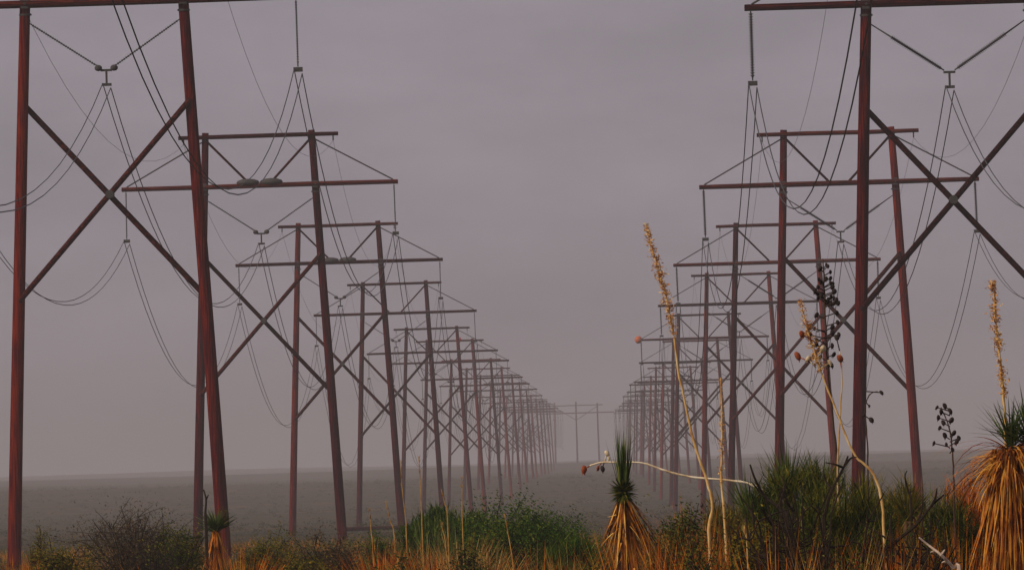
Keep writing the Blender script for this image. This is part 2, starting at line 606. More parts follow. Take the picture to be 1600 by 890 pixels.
def wires(row, side, first_y, x0):
    z0 = row[0][1].z + 3.6
    pre = off_att(x0, first_y, z0 - 0.6)
    names = ['left', 'centre', 'right']
    allrows = [pre] + row
    for ph in range(3):
        t = thing('conductor_pair', 'pair of sagging power cables on the %s phase of the %s tower row' % (names[ph], side), 'power cable',
                  tuple(allrows[0][ph]))
        o = Vector(t.location)
        for s in (-1, 1):
            mb = MB()
            pts = []
            for k in range(len(allrows) - 1):
                a, b = allrows[k][ph], allrows[k + 1][ph]
                L_ = (b - a).length
                pts += span_pts(a, b, 22 if k < 4 else 10, 7.6 * (L_ / 200) ** 2)
            pts.append(allrows[-1][ph])
            off = Vector((s * 0.17, 0, -s * 0.10))
            mb.tube([p + off - o for p in pts], 0.022, 4)
            mb.build('cable', M['wire'], t)
    for q, nm in ((3, 'left'), (4, 'right')):
        mb = MB()
        pts = []
        for k in range(len(allrows) - 1):
            a, b = allrows[k][q], allrows[k + 1][q]
            pts += span_pts(a, b, 14, 5.0 * ((b - a).length / 200) ** 2)
        pts.append(allrows[-1][q])
        mb.tube(pts, 0.011, 3)
        tag(mb.build('shield_wire', M['wire']), 'thin shield wire along the %s tips of the top bars of the %s row' % (nm, side), 'wire')
wires(LEFT, 'left', 222, -20.5)
wires(RIGHT, 'right', 212, 15.3)

# ------------------------------------------------------------------ plants
def base_at(px, D, py=780):
    p = at(px, py, D)
    return Vector((p.x, D, gz(p.x, D)))

def rel(base, px, py, D, dy=0):
    p = at(px, py, D)
    return Vector((p.x - base.x, dy, p.z - base.z))

def smooth_path(pts, n=4):
    pts = [Vector(p) for p in pts]
    out_ = []
    for i in range(len(pts) - 1):
        p0 = pts[max(0, i - 1)]; p1 = pts[i]; p2 = pts[i + 1]; p3 = pts[min(len(pts) - 1, i + 2)]
        for k in range(n):
            t = k / n
            out_.append(0.5 * ((2 * p1) + (p2 - p0) * t + (2 * p0 - 5 * p1 + 4 * p2 - p3) * t * t + (3 * p1 - p0 - 3 * p2 + p3) * t ** 3))
    out_.append(pts[-1])
    return out_

def stalk(parent, pts, r0_, r1_, mt='stalk', name='flower_stalk'):
    P = smooth_path(pts, 5)
    n = len(P)
    P = [p + Vector((R.uniform(-1, 1), R.uniform(-1, 1), 0)) * 0.004 for p in P]
    mb = MB()
    mb.tube(P, [(r0_ + (r1_ - r0_) * i / (n - 1)) * R.uniform(0.85, 1.15) for i in range(n)], 6)
    return mb.build(name, M[mt], parent, True), P

def panicle(parent, P, frm, spread, count, size, mt='flower', name='dry_flowers'):
    """short side twigs with papery bits along the upper part of a stalk"""
    mb = MB()
    n = len(P)
    for _ in range(count):
        t = R.uniform(frm, 1.0)
        k = t * (n - 1)
        i = min(n - 2, int(k))
        p = P[i].lerp(P[i + 1], k - i)
        u = (t - frm) / (1 - frm)
        wd = spread * (0.25 + math.sin(math.pi * min(1, u * 0.95 + 0.05)) * 0.75) * (1 - 0.4 * u)
        a = R.uniform(0, 2 * math.pi)
        d = Vector((math.cos(a), math.sin(a), R.uniform(-.3, 1.0)))
        l_ = wd * R.uniform(0.3, 1.0)
        e = p + d * l_
        mb.tube([p, e], [0.004, 0.003], 3)
        for q in range(3):
            mb.leaf(e + Vector((R.gauss(0, 1), R.gauss(0, 1), R.gauss(0, 1))) * size * 0.5, size, up=0.6)
    return mb.build(name, M[mt], parent)

def pod(parent, p, r, mt, stem_from=None, name='seed_pod'):
    r *= 0.74 if mt == 'pod_dark' else 0.85
    mb = MB()
    rot = Matrix.Rotation(R.uniform(-.6, .6), 3, 'X') @ Matrix.Rotation(R.uniform(-.6, .6), 3, 'Y')
    k_ = r * R.uniform(.62, .85)
    mb.ell(p, k_, k_, r * 1.15, 9, 6, rot, bump=0.22)
    for q_ in range(3):
        a_ = 2.094 * q_
        tip = rot @ Vector((math.cos(a_) * k_ * .35, math.sin(a_) * k_ * .35, -r * 1.0))
        mb.blade(Vector(p) + tip, rot @ Vector((math.cos(a_) * .5, math.sin(a_) * .5, -1)), r * .7, r * .5, 0, 2)
    if stem_from is not None:
        mb.tube([stem_from, Vector(p)], [0.006, 0.005], 4)
    return mb.build(name, M[mt], parent, True)

def rosette(parent, c, n, length, width, updir=0.2, droop=0.25, mt='green', name='leaf_rosette', tilt=None):
    mb = MB()
    c = Vector(c)
    for i in range(n):
        a = R.uniform(0, 2 * math.pi)
        el = math.asin(R.uniform(updir, 1.0))
        d = Vector((math.cos(a) * math.cos(el), math.sin(a) * math.cos(el), math.sin(el)))
        if tilt is not None:
            d = (d + tilt).normalized()
        mb.blade(c + d * 0.03 + Vector((0, 0, R.uniform(-.05, .05))), d, length * R.uniform(0.65, 1.1), width, droop * R.uniform(.3, 1.4))
    return mb.build(name, M[mt], parent)

def skirt(parent, top, r_top, h, n, width, flare=0.35, mt='dead', name='dead_leaf_skirt', lean=(0, 0), layers=1.0):
    mb = MB()
    top = Vector(top)
    lk = [(R.uniform(0, 6.283), R.uniform(0.1, 1.3)) for _ in range(max(8, n // 9))]
    for i in range(n):
        a, f = R.choice(lk)
        a += R.gauss(0, .15)
        f = flare * f * R.uniform(.7, 1.3)
        rad_ = Vector((math.cos(a), math.sin(a), 0))
        z = -R.random() ** 1.6 * h * 0.6 * layers
        d = (rad_ * f + Vector((lean[0] + R.gauss(0, .09), lean[1] + R.gauss(0, .09), 0)) + Vector((0, 0, -1))).normalized()
        mb.blade(top + rad_ * r_top + Vector((0, 0, z)), d, h * R.uniform(0.2, 0.6), width * R.uniform(.5, 1.3), R.uniform(-.25, .5), 4)
    return mb.build(name, M[mt], parent)

def trunk(parent, h, r=0.08, name='trunk'):
    mb = MB()
    mb.tube([(R.uniform(-.01, .01), R.uniform(-.01, .01), z) for z in (-0.2, h * .3, h * .6, h)], [r * 1.2, r, r * .95, r * .8], 9)
    return mb.build(name, M['bark'], parent, True)

# --- 1: shaggy small-headed yucca, centre right
D = 100
b = base_at(973, D)
y1 = thing('yucca', 'small-headed yucca with narrow green tuft and wide fanned skirt of straw dead leaves', 'yucca', b)
hd = rel(b, 974, 768, D)
trunk(y1, hd.z, 0.07)
mb = MB()
for i in range(420):                                   # dense dark ball of short leaves under the tuft
    a = R.uniform(0, 2 * math.pi); el = R.uniform(-0.9, 1.3)
    d = Vector((math.cos(a) * math.cos(el), math.sin(a) * math.cos(el), math.sin(el)))
    mb.blade(hd + d * 0.02, d, R.uniform(.09, .18), 0.024, 0.1)
mb.build('leaf_ball', M['lf_dark'], y1)
mb = MB()
for i in range(90):
    a = R.uniform(0, 2 * math.pi)
    s_ = abs(R.gauss(0, 0.17))
    d = Vector((math.cos(a) * s_ + 0.02, math.sin(a) * s_, 1))
    mb.blade(hd + Vector((math.cos(a) * .035, math.sin(a) * .035, 0.02)), d, R.uniform(.30, .68), 0.018, -0.05)
mb.build('leaf_tuft', M['green'], y1)
mb = MB()
locks = [(R.uniform(0, 6.283), R.uniform(.05, .8)) for _ in range(26)]     # dead leaves hang in locks
for i in range(230):
    a, f = R.choice(locks)
    a += R.gauss(0, .12); f = f * R.uniform(.8, 1.15) + R.uniform(-.05, .08)
    ex = 0.30 if math.cos(a) > 0 else 0.08
    d = Vector((math.cos(a) * f + ex * f, math.sin(a) * f, -1)).normalized()
    mb.blade(hd + Vector((math.cos(a) * .06, math.sin(a) * .06, -0.05 - R.random() ** 2 * .3)), d, R.uniform(.3, 1.15), R.uniform(.012, .028), R.uniform(-.15, .5), 5)
for i in range(60):
    a = R.uniform(0, 6.283)
    d = Vector((math.cos(a), math.sin(a), R.uniform(-1.4, -.3)))
    z_ = -R.random() * .7
    mb.blade(hd + Vector((math.cos(a) * (.05 - z_ * .3), math.sin(a) * (.05 - z_ * .3), z_ - .08)), d, R.uniform(.1, .35), R.uniform(.010, .02), R.uniform(-.5, 1.2), 4)
mb.build('dead_leaf_skirt', M['dead_pale'], y1)

# --- 2: bowed stalk reaching left
D = 103
b = base_at(1225, D)
t = thing('bowed_stalk', 'pale bowed yucca stalk lying almost level behind the small-headed yucca, rusty pods at its tip', 'dry stalk', b)
q = lambda a, c: rel(b, a, c, D, 0.0)
_, P = stalk(t, [Vector((0.1, 0, 0)), q(1222, 830), q(1205, 778), q(1176, 757), q(1140, 750), q(1082, 745), q(1040, 735), q(1005, 723), q(970, 722), q(940, 722), q(922, 727)], 0.016, 0.009, 'stalk_pale')
pod(t, q(912, 733), 0.05, 'pod_red', q(922, 727))
pod(t, q(941, 732), 0.042, 'pod_dark', q(944, 722))
pod(t, q(948, 708), 0.036, 'pod_pale', q(944, 722))
pod(t, q(934, 731), 0.03, 'pod_red', q(940, 722))
pod(t, q(951, 716), 0.022, 'pod_pale', q(948, 722))

# --- 3: tall straw stalk
D = 92
b = base_at(1112, D)
t = thing('yucca_stalk', 'tallest straw flower stalk, leaning left with feathery dry flowers at its tip', 'dry stalk', b)
q = lambda a, c: rel(b, a, c, D, 0.0)
_, P = stalk(t, [Vector((0, 0, -0.1)), q(1108, 850), q(1113, 790), q(1105, 752), q(1082, 680), q(1062, 590), q(1052, 520), q(1040, 462), q(1025, 410), q(1009, 352)], 0.020, 0.005)
panicle(t, P, 0.66, 0.055, 240, 0.032)
rosette(t, (0.05, 0, 0.75), 60, 0.5, 0.02, 0.1, mt='gr_rust', name='basal_leaves')

# --- 4: straight pale stalk
b = base_at(1140, D)
t = thing('yucca_stalk', 'straight pale flower stalk just right of the tallest straw stalk', 'dry stalk', b)
q = lambda a, c: rel(b, a, c, D, 0.0)
_, P = stalk(t, [Vector((0, 0, -0.1)), q(1137, 890), q(1131, 800), q(1127, 740), q(1128, 680), q(1126, 590)], 0.020, 0.006)
panicle(t, P, 0.55, 0.028, 110, 0.024)
rosette(t, (0, 0, 0.9), 50, 0.45, 0.02, 0.1, mt='gr_gold', name='basal_leaves')

# --- 5: bent podded stalk by the nearest right pole
D = 88
b = base_at(1385, D)
t = thing('yucca_stalk', 'bent straw stalk leaning left across the nearest right pole, with pale papery pods', 'dry stalk', b)
q = lambda a, c, dy=0: rel(b, a, c, D, dy)
_, P = stalk(t, [Vector((0, 0, -0.1)), q(1384, 880), q(1378, 785), q(1366, 742), q(1352, 726), q(1334, 708), q(1312, 655), q(1290, 600), q(1274, 555), q(1260, 510), q(1251, 470)], 0.017, 0.006)
panicle(t, P, 0.74, 0.085, 130, 0.026)
for (a, c, r_, mt) in ((1246, 556, .045, 'pod_red'), (1262, 560, .03, 'pod_pale'), (1285, 545, .04, 'pod_pale'), (1300, 520, .035, 'pod_dark'), (1252, 522, .035, 'pod_red'), (1296, 566, .03, 'pod_pale')):
    pod(t, q(a, c, R.uniform(-.05, .05)), r_, mt, q(1276 + R.uniform(-6, 4), min(c + 14, 580)))

# --- 6: dark podded stalk
D = 94
b = base_at(1314, D)
t = thing('seed_stalk', 'dark stalk hung with many black seed pods in front of the right row', 'dry stalk', b)
q = lambda a, c, dy=0: rel(b, a, c, D, dy)
_, P = stalk(t, [Vector((0, 0, -0.1)), q(1313, 820), q(1308, 720), q(1300, 640), q(1292, 560), q(1289, 480), q(1286, 404)], 0.017, 0.007, 'stalk_dark')
for i in range(46):
    u = R.random()
    c = 405 + 165 * u
    xx = 1287 + 4 * u
    side = R.choice((-1, 1))
    off = R.uniform(3, 8 + 18 * math.sin(math.pi * u ** 1.4))
    pod(t, q(xx + side * off, c + 4, R.uniform(-.1, .1)), R.uniform(.022, .038), 'pod_dark', q(xx, c + 10))
# --- 7: thin straw stalk beside it
b = base_at(1318, 93)
t = thing('seed_stalk', 'thin straw stalk with two rusty pods close right of the black podded stalk', 'dry stalk', b)
q = lambda a, c, dy=0: rel(b, a, c, 93, dy)
_, P = stalk(t, [Vector((0, 0, -0.1)), q(1312, 820), q(1309, 720), q(1313, 640), q(1316, 590), q(1312, 548)], 0.012, 0.005)
pod(t, q(1312, 560), .042, 'pod_red', q(1315, 575))
pod(t, q(1307, 527), .038, 'pod_dark', q(1312, 548))
# --- 8: hooked dark stalk
D = 98
b = base_at(1354, D)
t = thing('seed_stalk', 'small hooked dark stalk right of the nearest right pole', 'dry stalk', b)
q = lambda a, c, dy=0: rel(b, a, c, D, dy)
stalk(t, [Vector((0, 0, -0.1)), q(1356, 800), q(1356, 720), q(1353, 660), q(1352, 632), q(1360, 615), q(1371, 611)], 0.011, 0.005, 'stalk_dark')
for (a, c, r_) in ((1377, 613, .034), (1361, 656, .038), (1350, 648, .024), (1358, 634, .02)):
    pod(t, q(a, c), r_, 'pod_dark', q(1353, c - 6 if c > 620 else 611))
# --- 9: dark seed cluster at right
b = base_at(1492, D)
t = thing('seed_stalk', 'dark seed cluster bending on a stem between the last right pole and the shaggy yucca', 'dry stalk', b)
q = lambda a, c, dy=0: rel(b, a, c, D, dy)
_, P = stalk(t, [Vector((0, 0, -0.1)), q(1492, 820), q(1490, 740), q(1487, 690), q(1480, 660), q(1470, 636)], 0.013, 0.006, 'stalk_dark')
for (a, c) in ((1464, 636), (1476, 634), (1484, 642), (1466, 652), (1474, 660), (1486, 656), (1468, 668), (1476, 680), (1459, 692), (1490, 676), (1494, 690), (1478, 694), (1488, 702), (1470, 643), (1498, 684)):
    pod(t, q(a, c, R.uniform(-.06, .06)), R.uniform(.028, .042), 'pod_dark', q(1484, c + 6))

# --- 10: shaggy yucca at the right edge
D = 84
b = base_at(1582, D)
t = thing('yucca', 'large shaggy yucca at the right edge with thick orange-brown dead leaves', 'yucca', b)
q = lambda a, c, dy=0: rel(b, a, c, D, dy)
top = q(1580, 700)
trunk(t, top.z, 0.13)
skirt(t, top, 0.16, top.z, 900, 0.022, 0.17)
mb = MB()
for i in range(330):                                    # upper dead leaves arching out sideways before they fall
    a = R.uniform(0, 2 * math.pi)
    d = Vector((math.cos(a), math.sin(a), R.uniform(-.4, .5)))
    mb.blade(top + Vector((math.cos(a) * .06, math.sin(a) * .06, R.uniform(-.25, .02))), d, R.uniform(.3, .72), R.uniform(.010, .026), R.uniform(.5, 2.4), 6)
for i in range(120):
    a = R.uniform(0, 6.283)
    d = Vector((math.cos(a), math.sin(a), R.uniform(-1.2, .3)))
    mb.blade(top + Vector((math.cos(a) * .15, math.sin(a) * .15, -R.random() * 1.0)), d, R.uniform(.12, .4), R.uniform(.010, .022), R.uniform(-.8, 1.5), 4)
mb.build('drooping_leaves', M['dead'], t)
rosette(t, top + Vector((0, 0, 0.02)), 60, 0.46, 0.022, 0.55, 0.1)
_, P = stalk(t, [q(1572, 720), q(1571, 660), q(1566, 600), q(1560, 540), q(1555, 490), q(1551, 440)], 0.020, 0.005)
panicle(t, P, 0.35, 0.055, 170, 0.035)
# second head further right
hd2 = q(1608, 690)
rosette(t, hd2, 60, 0.5, 0.024, 0.2, 0.15)

# --- shrubs
def needle_shrub(label, px, py_top, D, width_px, mt, n=2600, ln=0.26, wd=0.011, depth=0.9, cat='shrub'):
    b = base_at(px, D, 800)
    H = max(0.4, at(px, py_top, D).z - b.z)
    W = width_px * D / F / 2
    t = thing('shrub', label, cat, b)
    st = MB(); mb = MB()
    cl = []
    n = int(n * 1.8)
    for i in range(70):
        a = R.uniform(0, 6.283); f = R.random() ** .5
        e = Vector((math.cos(a) * f * W * .85, math.sin(a) * f * W * depth * .85, (H - ln * .55) * R.uniform(.55, 1.0) * (1 - .32 * f ** 3)))
        cl.append(e)
        st.tube(smooth_path([Vector((e.x * .15, e.y * .15, -.1)), Vector((e.x * .6, e.y * .5, e.z * .5)), e], 3), [0.018, .016, .014, .012, .010, .008, .007], 4, False)
    for i in range(n):
        c = R.choice(cl)
        k = R.random()
        p = Vector((c.x, c.y, c.z * (1 - .6 * k * k))) + Vector((R.gauss(0, .07), R.gauss(0, .07), R.gauss(0, .06)))
        d = Vector((R.gauss(0, .75) + .4 * c.x / W, R.gauss(0, .75), 1))
        mb.blade(p, d, ln * R.uniform(.5, 1.2), wd * R.uniform(.7, 1.4), R.uniform(-.1, .4), 2)
    st.build('branches', M['twig'], t)
    mb.build('foliage', M[mt], t)
    return t

def shrub(label, px, py_top, D, width_px, mt, n_stem=14, leaves=2600, leaf=0.05, dens=2.6, name='shrub', cat='shrub', twiggy=0.0, depth=1.0, base_bias=0.55, group=None, up=0.3):
    b = base_at(px, D, 800)
    H = at(px, py_top, D).z - b.z
    H = max(H, 0.4)
    W = width_px * D / F / 2
    t = thing(name, label, cat, b, group)
    st = MB(); lv = MB()
    tips = []
    leaves = int(leaves * dens)
    for i in range(n_stem):
        a = R.uniform(0, 2 * math.pi)
        f = R.random() ** 0.5
        end = Vector((math.cos(a) * f * W, math.sin(a) * f * W * depth, H * (0.98 - 0.35 * f * f) * R.uniform(.8, 1.05)))
        mid = Vector((end.x * .35, end.y * .35, end.z * .5)) + Vector((R.uniform(-.1, .1), R.uniform(-.1, .1), 0)) * W
        P = smooth_path([Vector((end.x * .06, end.y * .06, -0.1)), mid, end], 4)
        st.tube(P, [0.018 - 0.013 * k / (len(P) - 1) for k in range(len(P))], 4, False)
        for k in range(6):
            u = R.uniform(.35, 1)
            p = P[int(u * (len(P) - 1))]
            e = p + Vector((R.gauss(0, .28) * W, R.gauss(0, .28) * W * depth, abs(R.gauss(0.1, .12)) * H))
            st.tube([p, p.lerp(e, .5) + Vector((0, 0, .02)), e], [0.008, 0.006, 0.004], 3, False)
            tips.append((p, e))
    for _ in range(leaves):
        p, e = R.choice(tips)
        u = R.random() ** 0.6 * 1.05
        c = p.lerp(e, u) + Vector((R.gauss(0, 1), R.gauss(0, 1), R.gauss(0, 1))) * 0.07 * (0.5 + W)
        lv.leaf(c, leaf, up=up)
    for _ in range(int(leaves * base_bias)):
        a = R.uniform(0, 6.28); f = R.random() ** .5 * .9
        lv.leaf((math.cos(a) * f * W, math.sin(a) * f * W * depth, R.uniform(.05, .86) * H * (1 - .45 * f * f)), leaf, up=up)
    st.build('branches', M['twig'], t)
    lv.build('foliage', M[mt], t)
    return t

shrub('brown leafless-looking creosote bush low at the left between the first two left poles', 205, 792, 190, 210, 'lf_brown', 46, 4600, 0.05, up=0.9, dens=2.0)
shrub('dark twiggy bush just left of the small green yucca by the left pole', 275, 808, 170, 110, 'lf_dark', 20, 2200, 0.045)
shrub('low yellow-green bush near the left edge', 62, 822, 200, 50, 'lf_olive', 12, 900, 0.05)
shrub('low green bush at the bottom left corner', 90, 856, 150, 120, 'lf_olive', 14, 1800, 0.045)
shrub('bright green rounded shrub under the middle of the left row', 820, 790, 170, 200, 'lf_green', 60, 9000, 0.05, dens=4.0, base_bias=1.0)
needle_shrub('green shrub behind the golden grass clumps', 700, 786, 190, 190, 'lf_green', 7500, .20, .022)
shrub('small green shrub at the foot of the second left tower', 590, 832, 200, 70, 'lf_green', 14, 1300, 0.05)
shrub('low green shrub right of the small-headed yucca', 1062, 790, 120, 110, 'lf_dark', 18, 2600, 0.045)
needle_shrub('low dark green shrub between the bright shrub and the small-headed yucca', 895, 832, 140, 120, 'lf_green', 3500, .22, .015)
needle_shrub('olive shrub at the feet of the right row poles', 1150, 752, 130, 130, 'lf_olive', 3000, .26, .014)
needle_shrub('big dark green shrub in the middle of the right thicket', 1248, 706, 100, 180, 'lf_dark', 8500, .26, .011)
needle_shrub('dark shrub low under the bent straw stalk', 1312, 742, 92, 230, 'lf_dark', 7500, .22, .010)
needle_shrub('olive shrub behind the bent straw stalk', 1375, 728, 120, 150, 'lf_olive', 5200, .28, .013)
needle_shrub('dark green shrub left of the shaggy yucca', 1485, 765, 105, 130, 'lf_dark', 4200, .24, .011)
needle_shrub('rusty brush just left of the shaggy yucca', 1512, 728, 112, 70, 'gr_rust', 1500, .30, .012)
shrub('low olive shrub in the bottom right thicket', 1180, 830, 90, 110, 'lf_olive', 18, 2400, 0.04)
shrub('dull green bush under the second left tower', 430, 838, 210, 130, 'lf_olive', 18, 2400, 0.05)
shrub('dull brown bush at the foot of the third left tower', 510, 842, 180, 110, 'lf_brown', 18, 2200, 0.05)

shrub('small olive shrub at the bottom edge left of centre', 480, 858, 150, 110, 'lf_olive', 16, 1600, 0.045)
shrub('small dark shrub at the bottom edge under the rust-coloured clump', 625, 862, 140, 90, 'lf_dark', 16, 1400, 0.045)
shrub('small dark shrub at the bottom edge between the golden clumps', 735, 856, 130, 70, 'lf_dark', 14, 1300, 0.04)
shrub('small olive shrub at the bottom edge just left of the small-headed yucca', 925, 862, 92, 70, 'lf_olive', 14, 1200, 0.03)
shrub('small dark shrub at the bottom between the small-headed yucca and the straw stalks', 1075, 838, 86, 70, 'lf_dark', 16, 1600, 0.03)
shrub('small olive shrub just right of the straight pale stalk', 1160, 800, 88, 80, 'lf_olive', 18, 1900, 0.03)
shrub('small dark shrub behind the bleached twig', 1440, 822, 86, 100, 'lf_dark', 18, 2000, 0.03)
shrub('small dark shrub at the bottom edge under the golden grass of the right thicket', 1330, 862, 80, 100, 'lf_dark', 16, 1600, 0.03)
shrub('small olive bush at the bottom edge right of the small left yucca', 400, 846, 165, 70, 'lf_olive', 14, 1300, 0.045)

# small green yuccas inside the thickets
def small_yucca(label, px, py_top, D, leaf_len, n=90, skirt_n=0, sk='dead', spread=0.25, mt='green', wd=0.022):
    b = base_at(px, D, 800)
    zt = at(px, py_top, D).z - b.z - leaf_len * 0.9
    t = thing('yucca', label, 'yucca', b)
    zt = max(zt, 0.15)
    trunk(t, zt, 0.07)
    rosette(t, (0, 0, zt), n, leaf_len, wd, spread, 0.12, mt)
    if skirt_n:
        skirt(t, (0, 0, zt), 0.06, zt, skirt_n, 0.026, 0.3, sk)
    return t
small_yucca('small green yucca on a rusty shaggy trunk at the foot of the nearest left tower', 337, 793, 160, 0.40, 170, 200, wd=0.03)
small_yucca('spiky green yucca sticking up left in the right thicket', 1232, 698, 104, 0.62, 110, 0, spread=.72)
small_yucca('spiky yucca with upright leaves at the foot of the nearest right pole', 1284, 706, 104, 0.60, 90, 0, spread=.74)
small_yucca('spiky green yucca between the two straw stalks and the green yucca', 1168, 742, 112, 0.55, 80, 60, spread=.7)
small_yucca('olive yucca behind the bottom of the nearest right pole', 1350, 738, 110, 0.55, 90, 0, spread=.65, mt='lf_olive')
small_yucca('spiky olive yucca behind the dark forked branch', 1418, 748, 106, 0.5, 90, 0, spread=.6, mt='lf_olive')

# grass clumps
def grass(label, px, py_top, D, width_px, mt, n=260, bw=0.014, group=None, fan=0.5):
    b = base_at(px, D, 800)
    H = max(0.3, at(px, py_top, D).z - b.z)
    W = width_px * D / F / 2
    mb = MB()
    for i in range(n):
        a = R.uniform(0, 6.283); f = R.random() ** .5
        rx, ry = math.cos(a) * f * W * .6, math.sin(a) * f * W * .6
        d = Vector((math.cos(a) * f * fan + R.gauss(0, .12), math.sin(a) * f * fan + R.gauss(0, .12), 1))
        mb.blade((rx, ry, -0.02), d, H * R.uniform(.6, 1.12), bw, R.uniform(0, .5), 4)
    o = mb.build('grass_clump', M[mt])
    o.location = b
    tag(o, label, 'grass clump', group)
    return o
grass('golden dry grass clump in front of the left end of the green shrub', 655, 836, 165, 90, 'gr_gold', 380, 0.02, fan=1.0)
grass('golden dry grass clump in front of the green shrub, highest of the golden clumps', 716, 820, 160, 80, 'gr_gold', 360, 0.02, fan=1.0)
grass('pale golden clump left of the bright green shrub', 757, 832, 155, 60, 'gr_gold', 280, 0.018, fan=1.0)
grass('rust-coloured clump low at the foot of the green shrubs', 592, 838, 150, 70, 'gr_rust', 460, 0.026, fan=1.0)
grass('rust-coloured clump at the bottom edge under the golden clumps', 675, 852, 132, 130, 'gr_rust', 560, 0.024, fan=1.0)
grass('green grass spikes standing up behind the golden clumps', 690, 772, 180, 120, 'green', 110, 0.018, fan=.25)
grass('green grass spikes above the bright green shrub', 800, 772, 185, 90, 'green', 70, 0.016, fan=.25)
grass('rusty grass under the small-headed yucca', 1010, 820, 94, 150, 'gr_rust', 420, 0.013)
grass('golden grass at the foot of the straw stalks', 1120, 812, 90, 90, 'gr_rust', 360, 0.012)
grass('rusty grass clump under the big dark green shrub', 1215, 815, 83, 120, 'gr_rust', 480, 0.016, fan=.9)
grass('golden grass clump in the middle of the right thicket', 1305, 818, 81, 100, 'gr_gold', 400, 0.014, fan=.9)
grass('rusty grass clump behind the bleached twig', 1400, 822, 84, 110, 'gr_rust', 380, 0.012)
grass('rust and gold clump left of the shaggy yucca', 1500, 810, 86, 90, 'gr_rust', 380, 0.012)
grass('rusty clump at the bottom left edge', 20, 862, 150, 90, 'gr_rust', 360, 0.018)
grass('rusty clump by the small yucca at the left', 372, 850, 150, 120, 'gr_rust', 460, 0.022, fan=1.0)
grass('olive clump left of the small-headed yucca', 885, 852, 120, 90, 'gr_gold', 260, 0.014)
grass('rusty gold clump at the bottom edge under the bright green shrub', 835, 848, 120, 130, 'gr_rust', 460, 0.018, fan=1.0)
grass('rusty tall grass behind the olive shrub at the right', 1440, 760, 120, 120, 'gr_rust', 260, 0.016, fan=.35)
grass('tawny grass behind the low green shrub by the small-headed yucca', 1080, 775, 128, 90, 'gr_rust', 200, 0.014, fan=.35)

# thin straw stems
for (lb, pts, D) in (
        ('short pale grass stem at the left end of the fallen pole', [(582, 850), (580, 832), (577, 792)], 150),
        ('slanting pale grass stem in front of the fallen pole', [(616, 838), (610, 815), (602, 782)], 150),
        ('long straw stem crossing the third left tower pole', [(635, 840), (634, 812), (628, 760), (626, 718)], 150),
        ('pale double-looking stem right of the third left tower pole', [(659, 812), (658, 785), (656, 740), (654, 712)], 150),
        ('short straw stem among the green grass spikes', [(699, 806), (695, 788), (690, 766)], 150),
        ('rusty stem among the golden clumps', [(698, 872), (695, 840), (689, 818)], 140),
        ('yellow straw stem at the bottom centre', [(803, 896), (797, 850), (788, 802)], 120),
        ('thin pale stem above the bright green shrub', [(722, 800), (722, 770), (721, 745)], 150),
        ('short pale stem at the foot of the straw stalks', [(1167, 850), (1165, 838), (1164, 826)], 84)):
    b = base_at(pts[0][0], D)
    q = [Vector((0, 0, -0.05))] + [rel(b, a, c, D) for a, c in pts]
    P = smooth_path(q, 4)
    mb = MB()
    k_ = 1.0 if D > 100 else 0.55
    mb.tube(P, [k_ * (0.011 - 0.006 * i / (len(P) - 1)) for i in range(len(P))], 5)
    for i in range(14):
        k = R.uniform(.75, 1) * (len(P) - 1)
        p = P[min(len(P) - 1, int(k))]
        mb.blade(p, (R.uniform(-.5, .5), R.uniform(-.5, .5), 1), 0.08, 0.012, 0)
    o = mb.build('straw_weed', M['gr_gold'] if D > 100 else M['stalk'])
    o.location = b
    tag(o, lb, 'grass stem')

# bare dark branches
def bare(label, pts_list, D, mt='twig', r=0.022, name='bare_branch'):
    b = base_at(pts_list[0][0][0], D)
    mb = MB()
    for i, pts in enumerate(pts_list):
        q = [rel(b, a, c, D, R.uniform(-.05, .05)) for a, c in pts]
        if i == 0:
            q = [Vector((q[0].x * .5, 0, -0.1))] + q
        P = smooth_path(q, 4)
        k = r * (1 if i == 0 else .6)
        mb.tube(P, [k * (1 - .65 * j / (len(P) - 1)) for j in range(len(P))], 5)
    o = mb.build(name, M[mt])
    o.location = b
    tag(o, label, 'branch')
bare('bare black branch forking up through the left of the right thicket', [[(1232, 830), (1218, 795), (1195, 775), (1180, 748), (1172, 725)], [(1195, 775), (1185, 765), (1174, 752)], [(1215, 793), (1225, 765), (1222, 745)]], 86)
bare('bare dark branch rising in front of the nearest right pole', [[(1288, 835), (1290, 800), (1300, 765), (1318, 730), (1325, 712)], [(1318, 730), (1305, 725), (1290, 722)], [(1300, 765), (1290, 750), (1288, 740)], [(1320, 725), (1330, 715), (1338, 714)]], 86)
bare('dark forked branch between the bent stalk and the shaggy yucca', [[(1380, 880), (1395, 850), (1430, 820), (1455, 790), (1475, 772)], [(1430, 820), (1440, 800), (1442, 780)], [(1455, 792), (1462, 775), (1464, 762)], [(1395, 850), (1392, 820), (1394, 798)]], 84)
bare('thin dark branch with a hooked top left of the last right pole', [[(1424, 800), (1420, 770), (1414, 745), (1417, 735)], [(1420, 770), (1428, 765)]], 90, r=.014)
bare('bleached white twig at the bottom right', [[(1500, 900), (1490, 886), (1470, 866), (1452, 852), (1436, 839)], [(1470, 866), (1476, 858)], [(1462, 860), (1454, 862)], [(1480, 876), (1472, 878)]], 80, 'twig_white', 0.02, 'bleached_twig')
bare('dark curled twig with a seed head beside the nearest left tower', [[(322, 820), (321, 800), (322, 780), (318, 764)], [(322, 780), (326, 772)]], 155, r=.03)

